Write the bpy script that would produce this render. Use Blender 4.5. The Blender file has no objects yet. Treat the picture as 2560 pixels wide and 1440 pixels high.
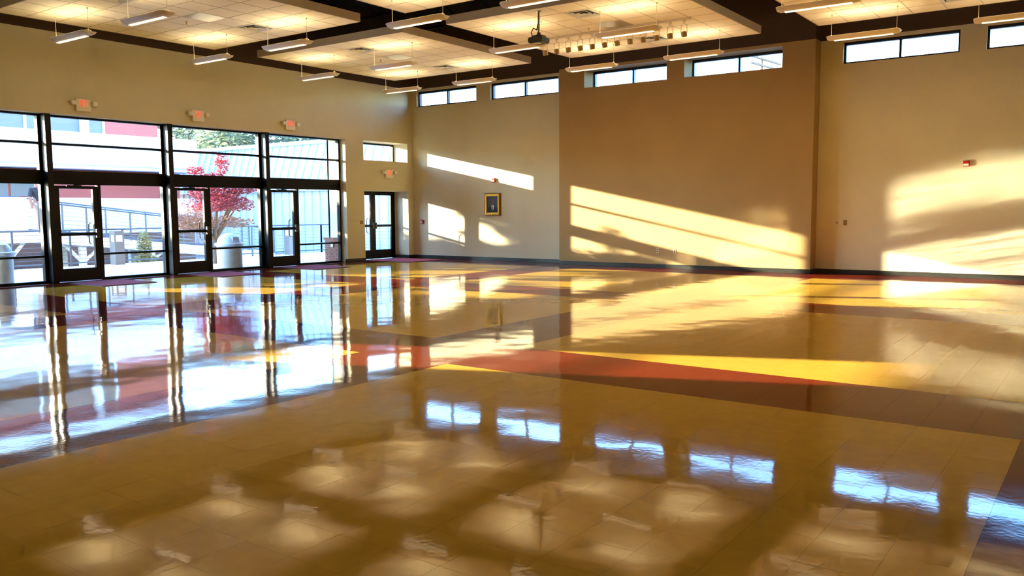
import bpy, math, random
from mathutils import Vector, Matrix
random.seed(7)
S = bpy.context.scene
COL = S.collection

# ------------------------------------------------------------------ camera, world, sun, exposure
H = 1.53
cam_d = bpy.data.cameras.new('camera'); cam = bpy.data.objects.new('camera', cam_d); COL.objects.link(cam)
cam_d.sensor_width = 36.0; cam_d.lens = 36.0 * 2101.7 / 2560.0; cam_d.clip_end = 500
_yaw, _pit, _rol = math.radians(35.80), math.radians(5.302), math.radians(-0.355)
_f = Vector((-math.sin(_yaw)*math.cos(_pit), math.cos(_yaw)*math.cos(_pit), -math.sin(_pit)))
_r = Vector((math.cos(_yaw), math.sin(_yaw), 0)); _u = _r.cross(_f)
_r2 = _r*math.cos(_rol) + _u*math.sin(_rol); _u2 = -_r*math.sin(_rol) + _u*math.cos(_rol)
cam.matrix_world = Matrix(((_r2.x, _u2.x, -_f.x, 0), (_r2.y, _u2.y, -_f.y, 0), (_r2.z, _u2.z, -_f.z, H), (0, 0, 0, 1)))
S.camera = cam

SUN_DIR = Vector((1.0, 0.40, -0.205)).normalized()      # the way the sunlight travels
W = bpy.data.worlds.new('sky'); S.world = W; W.use_nodes = True
_n = W.node_tree.nodes; _bg = _n['Background']; _sk = _n.new('ShaderNodeTexSky')
_sk.sky_type = 'NISHITA'; _sk.sun_disc = False; _sk.sun_elevation = math.asin(-SUN_DIR.z)
_sk.sun_rotation = math.atan2(-SUN_DIR.x, -SUN_DIR.y); _sk.air_density = 1.0; _sk.dust_density = 0.3; _sk.ozone_density = 2.5
_tn = _n.new('ShaderNodeVectorMath'); _tn.operation = 'MULTIPLY'; _tn.inputs[1].default_value = (0.80, 0.95, 1.25)
W.node_tree.links.new(_sk.outputs[0], _tn.inputs[0]); W.node_tree.links.new(_tn.outputs[0], _bg.inputs[0]); _bg.inputs[1].default_value = 2.3
sun_d = bpy.data.lights.new('sun', 'SUN'); sun = bpy.data.objects.new('sun', sun_d); COL.objects.link(sun)
sun_d.energy = 32.0; sun_d.color = (1.0, 0.85, 0.62); sun_d.angle = math.radians(0.53)
sun.rotation_euler = SUN_DIR.to_track_quat('-Z', 'Y').to_euler(); sun.location = (-40, -10, 20)
vs = S.view_settings; vs.view_transform = 'Standard'; vs.look = 'None'; vs.gamma = 1.0; vs.use_curve_mapping = False
vs.exposure = 0.65
S.cycles.use_denoising = True
S.cycles.max_bounces = 6; S.cycles.diffuse_bounces = 4; S.cycles.glossy_bounces = 3; S.cycles.transparent_max_bounces = 24
S.cycles.sample_clamp_indirect = 0.0; S.cycles.blur_glossy = 0.0
S.cycles.use_guiding = True; S.cycles.guiding_training_samples = 64      # lets the floor throw the low sun back onto the walls
S.cycles.adaptive_threshold = 0.12; S.cycles.use_light_tree = False
LAMP_UP, LAMP_DOWN = 14.0, 1.7
LAMP_COL = (1.0, 0.90, 0.60)

# ------------------------------------------------------------------ helpers
def lin(c):
    return tuple((v/12.92 if v <= 0.04045 else ((v+0.055)/1.055)**2.4) for v in (x/255 for x in c))
MATS = {}
def mat(name, rgb, rough=0.6, metal=0.0, spec=0.5, var=0.0, scale=6.0, bump=0.0, bscale=60.0, emit=None, estr=0.0):
    m = bpy.data.materials.new(name); m.use_nodes = True; nt = m.node_tree; b = nt.nodes['Principled BSDF']
    c = lin(rgb)
    b.inputs['Base Color'].default_value = (*c, 1); b.inputs['Roughness'].default_value = rough
    b.inputs['Metallic'].default_value = metal; b.inputs['Specular IOR Level'].default_value = spec
    geo = nt.nodes.new('ShaderNodeNewGeometry')
    if var > 0:
        no = nt.nodes.new('ShaderNodeTexNoise'); no.inputs['Scale'].default_value = scale; no.inputs['Detail'].default_value = 2
        nt.links.new(geo.outputs['Position'], no.inputs['Vector'])
        rp = nt.nodes.new('ShaderNodeMapRange'); rp.inputs[1].default_value = 0.3; rp.inputs[2].default_value = 0.7
        rp.inputs[3].default_value = 1-var; rp.inputs[4].default_value = 1+var
        nt.links.new(no.outputs['Fac'], rp.inputs[0])
        mx = nt.nodes.new('ShaderNodeVectorMath'); mx.operation = 'SCALE'; mx.inputs[0].default_value = c
        nt.links.new(rp.outputs[0], mx.inputs['Scale']); nt.links.new(mx.outputs[0], b.inputs['Base Color'])
    if bump > 0:
        n2 = nt.nodes.new('ShaderNodeTexNoise'); n2.inputs['Scale'].default_value = bscale; n2.inputs['Detail'].default_value = 3
        nt.links.new(geo.outputs['Position'], n2.inputs['Vector'])
        bp = nt.nodes.new('ShaderNodeBump'); bp.inputs['Strength'].default_value = bump; bp.inputs['Distance'].default_value = 0.01
        nt.links.new(n2.outputs['Fac'], bp.inputs['Height']); nt.links.new(bp.outputs[0], b.inputs['Normal'])
    if emit:
        b.inputs['Emission Color'].default_value = (*emit, 1); b.inputs['Emission Strength'].default_value = estr
    MATS[name] = m
    return m

def floor_mat(name, rgb):
    m = bpy.data.materials.new(name); m.use_nodes = True; nt = m.node_tree; N = nt.nodes.new; Lk = nt.links.new
    b = nt.nodes['Principled BSDF']; b.inputs['IOR'].default_value = 1.52
    geo = N('ShaderNodeNewGeometry'); c = lin(rgb)
    no = N('ShaderNodeTexNoise'); no.inputs['Scale'].default_value = 9; no.inputs['Detail'].default_value = 3
    Lk(geo.outputs['Position'], no.inputs['Vector'])
    r1 = N('ShaderNodeMapRange'); r1.inputs[1].default_value = 0.25; r1.inputs[2].default_value = 0.75; r1.inputs[3].default_value = 0.95; r1.inputs[4].default_value = 1.05
    Lk(no.outputs['Fac'], r1.inputs[0])
    r2 = N('ShaderNodeMapRange'); r2.inputs[3].default_value = 0.985; r2.inputs[4].default_value = 1.015
    Lk(geo.outputs['Random Per Island'], r2.inputs[0])
    mu = N('ShaderNodeMath'); mu.operation = 'MULTIPLY'; Lk(r1.outputs[0], mu.inputs[0]); Lk(r2.outputs[0], mu.inputs[1])
    mx = N('ShaderNodeVectorMath'); mx.operation = 'SCALE'; mx.inputs[0].default_value = c
    Lk(mu.outputs[0], mx.inputs['Scale']); Lk(mx.outputs[0], b.inputs['Base Color'])
    # buffed wax: slight scuffing in the gloss, long soft waves and fine grain
    n3 = N('ShaderNodeTexNoise'); n3.inputs['Scale'].default_value = 1.6; n3.inputs['Detail'].default_value = 2
    Lk(geo.outputs['Position'], n3.inputs['Vector'])
    r3 = N('ShaderNodeMapRange'); r3.inputs[1].default_value = 0.35; r3.inputs[2].default_value = 0.7; r3.inputs[3].default_value = 0.045; r3.inputs[4].default_value = 0.065
    Lk(n3.outputs['Fac'], r3.inputs[0]); Lk(r3.outputs[0], b.inputs['Roughness'])
    w1 = N('ShaderNodeTexNoise'); w1.inputs['Scale'].default_value = 1.7; w1.inputs['Detail'].default_value = 1
    w2 = N('ShaderNodeTexNoise'); w2.inputs['Scale'].default_value = 26; w2.inputs['Detail'].default_value = 1
    Lk(geo.outputs['Position'], w1.inputs['Vector']); Lk(geo.outputs['Position'], w2.inputs['Vector'])
    b1 = N('ShaderNodeBump'); b1.inputs['Strength'].default_value = 1.0; b1.inputs['Distance'].default_value = 0.0035
    b2 = N('ShaderNodeBump'); b2.inputs['Strength'].default_value = 1.0; b2.inputs['Distance'].default_value = 0.00014
    Lk(w1.outputs['Fac'], b1.inputs['Height']); Lk(w2.outputs['Fac'], b2.inputs['Height'])
    Lk(b1.outputs[0], b2.inputs['Normal']); Lk(b2.outputs[0], b.inputs['Normal'])
    MATS[name] = m
    return m

def glass_mat(name, tint=(0.93, 0.97, 0.96)):
    m = bpy.data.materials.new(name); m.use_nodes = True; nt = m.node_tree; nt.nodes.remove(nt.nodes['Principled BSDF'])
    tr = nt.nodes.new('ShaderNodeBsdfTransparent'); tr.inputs[0].default_value = (*tint, 1)
    gl = nt.nodes.new('ShaderNodeBsdfGlossy'); gl.inputs['Roughness'].default_value = 0.0
    fr = nt.nodes.new('ShaderNodeFresnel'); fr.inputs[0].default_value = 1.25
    mx = nt.nodes.new('ShaderNodeMixShader'); L = nt.links.new
    L(fr.outputs[0], mx.inputs[0]); L(tr.outputs[0], mx.inputs[1]); L(gl.outputs[0], mx.inputs[2])
    L(mx.outputs[0], nt.nodes['Material Output'].inputs[0]); MATS[name] = m
    return m

def leaf_mat(name, rgb, rgb2):
    m = bpy.data.materials.new(name); m.use_nodes = True; nt = m.node_tree; b = nt.nodes['Principled BSDF']
    geo = nt.nodes.new('ShaderNodeNewGeometry'); cr = nt.nodes.new('ShaderNodeValToRGB')
    cr.color_ramp.elements[0].color = (*lin(rgb), 1); cr.color_ramp.elements[1].color = (*lin(rgb2), 1)
    nt.links.new(geo.outputs['Random Per Island'], cr.inputs[0]); nt.links.new(cr.outputs[0], b.inputs['Base Color'])
    b.inputs['Roughness'].default_value = 0.6
    tl = nt.nodes.new('ShaderNodeBsdfTranslucent'); nt.links.new(cr.outputs[0], tl.inputs[0])
    mx = nt.nodes.new('ShaderNodeMixShader'); mx.inputs[0].default_value = 0.4
    nt.links.new(b.outputs[0], mx.inputs[1]); nt.links.new(tl.outputs[0], mx.inputs[2])
    nt.links.new(mx.outputs[0], nt.nodes['Material Output'].inputs[0]); MATS[name] = m
    return m

class MB:
    def __init__(s): s.v = []; s.f = []; s.m = []
    def poly(s, pts, faces, mi=0):
        o = len(s.v); s.v += [tuple(p) for p in pts]
        for f in faces: s.f.append(tuple(i+o for i in f)); s.m.append(mi)
        return s
    def box(s, x0, x1, y0, y1, z0, z1, mi=0):
        if x0 > x1: x0, x1 = x1, x0
        if y0 > y1: y0, y1 = y1, y0
        if z0 > z1: z0, z1 = z1, z0
        p = [(x0,y0,z0),(x1,y0,z0),(x1,y1,z0),(x0,y1,z0),(x0,y0,z1),(x1,y0,z1),(x1,y1,z1),(x0,y1,z1)]
        return s.poly(p, [(0,3,2,1),(4,5,6,7),(0,1,5,4),(1,2,6,5),(2,3,7,6),(3,0,4,7)], mi)
    def extrude(s, ring, d, mi=0):            # ring: list of 3d points, d: extrusion vector
        n = len(ring); d = Vector(d); a = [Vector(p) for p in ring]; b = [p+d for p in a]
        fs = [tuple(range(n-1, -1, -1)), tuple(range(n, 2*n))] + [(i, (i+1) % n, n+(i+1) % n, n+i) for i in range(n)]
        return s.poly(a+b, fs, mi)
    def tube(s, p, q, r, n=8, r2=None, mi=0):
        p, q = Vector(p), Vector(q); r2 = r if r2 is None else r2; d = (q-p).normalized()
        u = d.orthogonal().normalized(); w = d.cross(u)
        A = [p + u*r*math.cos(2*math.pi*i/n) + w*r*math.sin(2*math.pi*i/n) for i in range(n)]
        B = [q + u*r2*math.cos(2*math.pi*i/n) + w*r2*math.sin(2*math.pi*i/n) for i in range(n)]
        return s.poly(A+B, [tuple(range(n-1, -1, -1)), tuple(range(n, 2*n))] + [(i, (i+1) % n, n+(i+1) % n, n+i) for i in range(n)], mi)
    def lathe(s, prof, c, n=24, mi=0):        # prof: (r, z) bottom to top
        pts = []; fs = []
        for r, z in prof:
            pts += [(c[0]+r*math.cos(2*math.pi*i/n), c[1]+r*math.sin(2*math.pi*i/n), c[2]+z) for i in range(n)]
        for k in range(len(prof)-1):
            for i in range(n): fs.append((k*n+i, k*n+(i+1) % n, (k+1)*n+(i+1) % n, (k+1)*n+i))
        fs.append(tuple(range(n-1, -1, -1))); fs.append(tuple((len(prof)-1)*n+i for i in range(n)))
        return s.poly(pts, fs, mi)
    def mesh(s, name, mats):
        me = bpy.data.meshes.new(name); me.from_pydata(s.v, [], s.f)
        for m in (mats if isinstance(mats, (list, tuple)) else [mats]): me.materials.append(MATS[m])
        if any(s.m): me.polygons.foreach_set('material_index', s.m)
        me.update(); return me
    def build(s, name, mats, parent=None, smooth=False, bevel=0.0, **k):
        me = s.mesh(name, mats); o = bpy.data.objects.new(name, me); COL.objects.link(o)
        if smooth:
            me.polygons.foreach_set('use_smooth', [True]*len(me.polygons)); me.set_sharp_from_angle(angle=math.radians(35))
        if bevel:
            bm = o.modifiers.new('bevel', 'BEVEL'); bm.width = bevel; bm.segments = 2; bm.limit_method = 'ANGLE'
        if parent: par(o, parent)
        for a, b in k.items(): o[a] = b
        return o
PARENT_LOC = {}
def par(o, p):
    o.parent = p
    o.matrix_parent_inverse = Matrix.Translation(Vector(p.location)).inverted()
def thing(name, label, cat, loc, group=None):
    e = bpy.data.objects.new(name, None); COL.objects.link(e); e.location = loc; e.empty_display_size = 0.1
    e['label'] = label; e['category'] = cat
    if group: e['group'] = group
    return e
def tag(o, label, cat, group=None):
    o['label'] = label; o['category'] = cat
    if group: o['group'] = group
    return o
def struct(o): o['kind'] = 'structure'; return o
def sroot(name, loc):
    e = bpy.data.objects.new(name, None); COL.objects.link(e); e.location = loc; e.empty_display_size = 0.1
    return struct(e)
def text_obj(txt, size, mw, m, parent, name, depth=0.002):
    cu = bpy.data.curves.new('lettering', 'FONT'); cu.body = txt; cu.size = size; cu.align_x = 'CENTER'; cu.align_y = 'CENTER'; cu.extrude = depth
    t = bpy.data.objects.new('lettering', cu); COL.objects.link(t); bpy.context.view_layer.update()
    me = bpy.data.meshes.new_from_object(t.evaluated_get(bpy.context.evaluated_depsgraph_get())); bpy.data.objects.remove(t)
    me.materials.clear(); me.materials.append(MATS[m]); me.transform(mw); me.name = name
    o = bpy.data.objects.new(name, me); COL.objects.link(o); par(o, parent); return o

# ------------------------------------------------------------------ materials
mat('wall_tan', (214, 204, 172), 0.75, var=0.03, scale=1.2)
mat('wall_accent', (170, 140, 88), 0.75, var=0.03, scale=1.2)
mat('wall_brown', (66, 46, 28), 0.8, var=0.04, scale=1.5)
mat('deck_black', (14, 12, 11), 0.85)
mat('bronze', (13, 11, 9), 0.45, spec=0.25, var=0.08, scale=8)
mat('bronze_deep', (11, 10, 8), 0.5, spec=0.2)
mat('blue_frame', (24, 30, 48), 0.4, metal=0.3)
mat('cove_base', (40, 40, 36), 0.32, var=0.15, scale=14)
mat('subfloor', (92, 66, 36), 0.6)
floor_mat('floor_tan', (226, 178, 68)); floor_mat('floor_red', (124, 42, 25))
glass_mat('glass')
mat('tile_white', (240, 229, 206), 0.9, var=0.03, scale=40)
mat('grid_cream', (205, 188, 156), 0.6)
mat('raft_edge', (196, 178, 150), 0.6)
mat('panel_grey', (176, 166, 140), 0.35, metal=0.4)
mat('lamp_white', (226, 214, 196), 0.45)
mat('lamp_lens', (255, 240, 214), 0.5, emit=(1.0, 0.80, 0.52), estr=LAMP_DOWN)
mat('lamp_tube', (255, 240, 214), 0.5, emit=LAMP_COL, estr=LAMP_UP)
mat('wire_white', (214, 198, 168), 0.5)
mat('black_plastic', (20, 19, 18), 0.35, spec=0.5)
mat('steel_grey', (150, 146, 136), 0.35, metal=0.8)
mat('chrome', (205, 205, 205), 0.18, metal=1.0)
mat('vent_white', (214, 206, 190), 0.45); mat('vent_dark', (16, 14, 11), 0.8)
mat('sign_beige', (238, 230, 208), 0.5); mat('sign_red', (228, 44, 26), 0.5, emit=(1.0, 0.06, 0.03), estr=0.75)
mat('gold', (196, 142, 50), 0.30, metal=0.85, var=0.12, scale=30); mat('gold_dark', (120, 78, 26), 0.4, metal=0.7)
mat('canvas_grey', (62, 68, 72), 0.55, var=0.15, scale=9); mat('suit_dark', (24, 27, 33), 0.6); mat('paint_skin', (96, 68, 54), 0.6); mat('paint_white', (226, 226, 226), 0.6)
mat('brass', (226, 196, 110), 0.25, metal=0.9)
mat('alarm_red', (176, 40, 24), 0.4); mat('clear_white', (240, 240, 240), 0.2)
mat('ivory', (214, 200, 168), 0.45); mat('ivory_dark', (70, 58, 44), 0.5); mat('plate_brown', (150, 120, 72), 0.5)
mat('mat_red', (150, 62, 84), 0.95, var=0.1, scale=60, bump=0.5, bscale=300); mat('mat_edge', (40, 24, 28), 0.6)
mat('concrete', (234, 230, 222), 0.85, var=0.05, scale=2.5); mat('asphalt', (128, 126, 122), 0.9, var=0.1, scale=3)
mat('grass_dry', (120, 122, 78), 0.95, var=0.25, scale=4)
mat('stucco', (226, 196, 140), 0.85, bump=0.2, bscale=90); mat('brick', (140, 84, 66), 0.85, var=0.15, scale=11); mat('mortar', (206, 190, 172), 0.9)
mat('rail_dark', (96, 100, 104), 0.45, metal=0.6); mat('cable', (120, 122, 124), 0.4, metal=0.7)
mat('can_white', (226, 230, 236), 0.35); mat('can_shell', (222, 214, 204), 0.5, var=0.06, scale=7)
mat('bollard', (120, 112, 104), 0.5); mat('bollard_lens', (240, 240, 236), 0.25)
mat('b_white', (236, 238, 240), 0.6); mat('b_red', (168, 82, 70), 0.8, var=0.05, scale=0.7); mat('b_glass', (112, 110, 104), 0.5, spec=0.2); mat('b_bluewhite', (214, 226, 240), 0.6)
mat('metal_panel', (214, 228, 236), 0.45, metal=0.15); mat('metal_seam', (170, 192, 206), 0.45, metal=0.2)
mat('timber_white', (226, 222, 212), 0.6); mat('brick_shadow', (110, 78, 62), 0.9, var=0.2, scale=5)
mat('bark', (120, 96, 74), 0.9, var=0.2, scale=12, bump=0.5, bscale=40)
leaf_mat('leaf_red', (108, 28, 32), (190, 74, 68)); leaf_mat('leaf_rust', (150, 92, 66), (196, 146, 106)); leaf_mat('leaf_green', (84, 98, 78), (140, 148, 112)); leaf_mat('leaf_olive', (140, 136, 80), (196, 178, 120))
mat('car_dark', (34, 38, 44), 0.2, metal=0.4); mat('car_glass', (24, 30, 36), 0.08); mat('tyre', (22, 22, 22), 0.8); mat('tail_red', (150, 20, 16), 0.3)
mat('skin', (150, 104, 80), 0.6); mat('cloth_dark', (30, 32, 44), 0.8); mat('cloth_tan', (196, 160, 140), 0.8); mat('hair', (30, 24, 20), 0.7)
mat('pot', (150, 120, 90), 0.8); mat('can_bronze', (176, 146, 92), 0.35, metal=0.6)

# ------------------------------------------------------------------ floor
XW, YF, XR, YB = -18.60, 20.36, 6.9, -4.8          # room faces
YM, MX0, MX1 = 19.95, -12.74, -5.81                # furred-out middle of the far wall
ZD = 7.5                                           # roof deck
ZBAND = 5.37                                       # paint line
T = 0.309                                          # tile module
GX, GY = -5.40, 7.60                               # a corner of the tan squares; pitch 20 tiles
def is_tan(x, y):
    ax, ay = (x-GX) % (20*T), (y-GY) % (20*T)
    if x < GX-2*20*T or y > GY+2*20*T-4*T: return False
    return ax < 16*T and ay < 16*T
fl = struct(MB().box(XW-0.75, XR+0.1, YB-0.1, YF+0.1, -0.20, -0.004).build('floor', 'subfloor'))
tiles = []
def cam_px(P):
    d = Vector(P)-Vector((0, 0, H)); z = d.dot(_f)
    if z < 0.3: return None
    return (1280+2101.7*d.dot(_r2)/z, 720-2101.7*d.dot(_u2)/z, z)
i0, i1 = int((XW-GX)/T)-4, int((XR-GX)/T)+1
j0, j1 = int((YB-GY)/T)-2, int((YF-GY)/T)+1
for i in range(i0, i1+1):
    for j in range(j0, j1+1):
        x0, y0 = GX+i*T, GY+j*T; xa, xb = max(x0, XW-0.73), min(x0+T, XR); ya, yb = max(y0, YB), min(y0+T, YF)
        if xb-xa < 0.01 or yb-ya < 0.01: continue
        if xa < XW+0.0 and not (18.17 < (ya+yb)/2 < 20.11 or (xb > XW and True)):
            if xb <= XW: continue
            xa = max(xa, XW)
        if xa < XW and not (18.1 < (ya+yb)/2 < 20.2): xa = XW
        if xb-xa < 0.01: continue
        full = abs(xb-xa-T) < 1e-6 and abs(yb-ya-T) < 1e-6
        q = cam_px(((xa+xb)/2, (ya+yb)/2, 0)); vis = q is not None and -40 < q[0] < 2600 and -40 < q[1] < 1480
        score = (abs(q[1]-515)/q[2]**2 if vis else -1) if full else -1
        tiles.append((score, xa, xb, ya, yb, is_tan((x0+x0+T)/2, (y0+y0+T)/2)))
tiles.sort(key=lambda t: -t[0])
g = 0.0005
tile_me = {}
for tn in (True, False):
    tile_me[tn] = MB().box(-T/2+g, T/2-g, -T/2+g, T/2-g, -0.004, 0.0).mesh('tile', 'floor_tan' if tn else 'floor_red')
for sc_, xa, xb, ya, yb, tn in tiles[:300]:
    o = bpy.data.objects.new('tile', tile_me[tn]); COL.objects.link(o); o.location = ((xa+xb)/2, (ya+yb)/2, 0); o.parent = fl
b = MB()
for sc_, xa, xb, ya, yb, tn in tiles[300:]:
    b.box(xa+g, xb-g, ya+g, yb-g, -0.004, 0.0, 0 if tn else 1)
b.build('tile_field', ['floor_tan', 'floor_red'], fl, kind='stuff')

# ------------------------------------------------------------------ walls
def wall_boxes(b, axis, a0, a1, t0, t1, z0, z1, holes, mi_low=0, mi_top=1):
    """axis 'y': runs along Y with thickness in X (t0..t1); axis 'x' the other way. holes: (a0,a1,z0,z1)"""
    cuts = sorted({a0, a1, *[h[0] for h in holes], *[h[1] for h in holes]})
    cuts = [c for c in cuts if a0 <= c <= a1]
    for p, q in zip(cuts[:-1], cuts[1:]):
        mid = (p+q)/2; zs = [(z0, z1)]
        for h in holes:
            if h[0] < mid < h[1]:
                nz = []
                for (u, v) in zs:
                    if h[2] > u: nz.append((u, min(v, h[2])))
                    if h[3] < v: nz.append((max(u, h[3]), v))
                zs = nz
        for u, v in zs:
            for lo, hi, mi in ((u, min(v, ZBAND), mi_low), (max(u, ZBAND), v, mi_top)):
                if hi-lo < 1e-4: continue
                if axis == 'y': b.box(t0, t1, p, q, lo, hi, mi)
                else: b.box(p, q, t0, t1, lo, hi, mi)
PX0, PX1 = -18.96, -18.84            # storefront frame depth
Y_S0, Y_S1 = 7.40, 17.44             # storefront run
Z_HI = 2.30; Y_A, Y_B = 0.60, 2.12                # narrow glazed bay nearer the camera
ZH = 3.66
b = MB()
wall_boxes(b, 'y', YB-0.2, Y_S1, XW-0.40, XW, -0.2, ZD, [(Y_S0, Y_S1, -0.2, ZH-0.02), (Y_A, Y_B, Z_HI, ZH-0.02)])
THX = -19.33                         # thick end of the wall with the small doors
DY0, DY1, DZ = 18.17, 20.11, 2.14
CZ0, CZ1 = 3.065, 3.65
wall_boxes(b, 'y', Y_S1, YF+0.3, THX, XW, -0.2, ZD, [(DY0, DY1, -0.2, DZ), (DY0, DY1, CZ0, CZ1)])
wall_left = struct(b.build('wall_left', ['wall_tan', 'wall_brown']))
WIN = [(-18.39, -15.98), (-15.44, -13.03), (-11.94, -9.51), (-9.03, -6.57), (-5.31, -2.93), (-2.43, -0.05), (0.45, 2.83)]
WZ0, WZ1 = 4.81, 5.30
holes = [(a, c, WZ0, WZ1) for a, c in WIN]
b = MB(); wall_boxes(b, 'x', XW-0.05, XR+0.2, YF, YF+0.28, -0.2, ZD, holes)
struct(b.build('wall_far', ['wall_tan', 'wall_brown']))
b = MB(); wall_boxes(b, 'x', MX0, MX1, YM, YF-0.001, -0.2, ZD, holes)
struct(b.build('wall_far_middle', ['wall_accent', 'wall_brown']))
b = MB(); wall_boxes(b, 'y', YB-0.2, YF+0.28, XR, XR+0.25, -0.2, ZD, []); struct(b.build('wall_right', ['wall_tan', 'wall_brown']))
b = MB(); wall_boxes(b, 'x', XW-0.4, XR+0.25, YB-0.25, YB, -0.2, ZD, []); struct(b.build('wall_back', ['wall_tan', 'wall_brown']))
# roof deck with bar joists
ceil = struct(MB().box(XW-0.45, XR+0.3, YB-0.3, YF+0.3, ZD, ZD+0.3).build('ceiling', 'deck_black'))
for k in range(12):
    y = YB+1.2+k*2.05
    jb = MB().box(XW, XR, y-0.05, y+0.05, ZD-0.06, ZD).box(XW, XR, y-0.04, y+0.04, ZD-0.72, ZD-0.66)
    n = 20
    for i in range(n):
        xa = XW+(XR-XW)*i/n; xb = XW+(XR-XW)*(i+0.5)/n; xc = XW+(XR-XW)*(i+1)/n
        jb.tube((xa, y, ZD-0.05), (xb, y, ZD-0.68), 0.018, 5).tube((xb, y, ZD-0.68), (xc, y, ZD-0.05), 0.018, 5)
    jb.build('joist', 'deck_black', ceil)
# baseboards
bh, bt = 0.105, 0.014
b = MB().box(XW, XW+bt, Y_S1-0.1, DY0, 0, bh).box(XW, XW+bt, DY1, YF, 0, bh).box(THX+0.13, XW+bt, DY1-bt, DY1, 0, bh).box(XW, XW+bt, YB, Y_S0-0.02, 0, bh)
struct(b.build('baseboard_left', 'cove_base', bevel=0.004))
struct(MB().box(XW, MX0, YF-bt, YF, 0, bh).box(MX0, MX1+bt, YM-bt, YM, 0, bh).box(MX1, MX1+bt, YM, YF-bt, 0, bh).box(MX1, XR, YF-bt, YF, 0, bh).build('baseboard_far', 'cove_base', bevel=0.004))
struct(MB().box(XR-bt, XR, YB, YF, 0, bh).build('baseboard_right', 'cove_base'))

# ------------------------------------------------------------------ clerestory windows in the far wall
wn = 0
for (a, c) in WIN:
    wn += 1
    y0, y1 = YF+0.10, YF+0.20; r = sroot('window_%d' % wn, ((a+c)/2, y0, WZ0)); fw = 0.045
    MB().box(a, c, y0, y1, WZ0, WZ0+fw).box(a, c, y0, y1, WZ1-fw-0.02, WZ1).box(a, a+fw, y0, y1, WZ0+fw, WZ1-fw).box(c-fw, c, y0, y1, WZ0+fw, WZ1-fw).build('window_frame', 'blue_frame', r)
    m = (a+c)/2; MB().box(m-0.025, m+0.025, y0, y1, WZ0+fw, WZ1-fw).build('mullion', 'blue_frame', r)
    for u, v in ((a+fw, m-0.025), (m+0.025, c-fw)):
        MB().box(u, v, y0+0.045, y0+0.053, WZ0+fw, WZ1-fw-0.02).build('pane', 'glass', r)

# ------------------------------------------------------------------ storefront in the left wall
GXm = (PX0+PX1)/2
def pane(r, ya, yb, za, zb, x=GXm): MB().box(x-0.004, x+0.004, ya, yb, za, zb).build('pane', 'glass', r)
Z_SILL, Z_R0, Z_R1, Z_H0, Z_H1, Z_B0, Z_B1 = 0.055, 0.565, 0.612, 2.15, 2.45, 3.0, 3.05
def glazed_bay(n, ya, yb, side=None):
    """one framed bay: transom lights above the header, sidelight with a rail below it"""
    r = sroot('window_%d' % n, (GXm, (ya+yb)/2, 0))
    f = 0.055
    MB().box(PX0, PX1, ya, yb, ZH-0.06, ZH).build('head', 'bronze', r)
    MB().box(PX0, PX1, ya, yb, Z_H0, Z_H1).build('header', 'bronze_deep', r)
    MB().box(PX0, PX1, ya+f, yb-f, Z_B0, Z_B1).build('transom_bar', 'bronze', r)
    sa = ya if side is None else side
    MB().box(PX0, PX1, sa, yb, 0, Z_SILL).build('sill', 'bronze', r)
    MB().box(PX0, PX1, sa+f, yb-f, Z_R0, Z_R1).build('rail', 'bronze', r)
    MB().box(PX0, PX1, ya, ya+f, Z_H1, ZH-0.06).build('jamb', 'bronze', r)
    MB().box(PX0, PX1, yb-f, yb, Z_H1, ZH-0.06).build('jamb', 'bronze', r)
    MB().box(PX0, PX1, sa, sa+f+0.015, Z_SILL, Z_H0).build('jamb', 'bronze', r)
    MB().box(PX0, PX1, yb-f, yb, Z_SILL, Z_H0).build('jamb', 'bronze', r)
    pane(r, ya+f, yb-f, Z_B1, ZH-0.06); pane(r, ya+f, yb-f, Z_H1, Z_B0)
    pane(r, sa+f+0.015, yb-f, Z_SILL, Z_R0); pane(r, sa+f+0.015, yb-f, Z_R1, Z_H0)
    return r
def post(n, y):
    struct(MB().box(PX0-0.02, XW-0.015, y, y+0.125, 0, ZH).build('trim_%d' % n, 'bronze', bevel=0.004))
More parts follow.
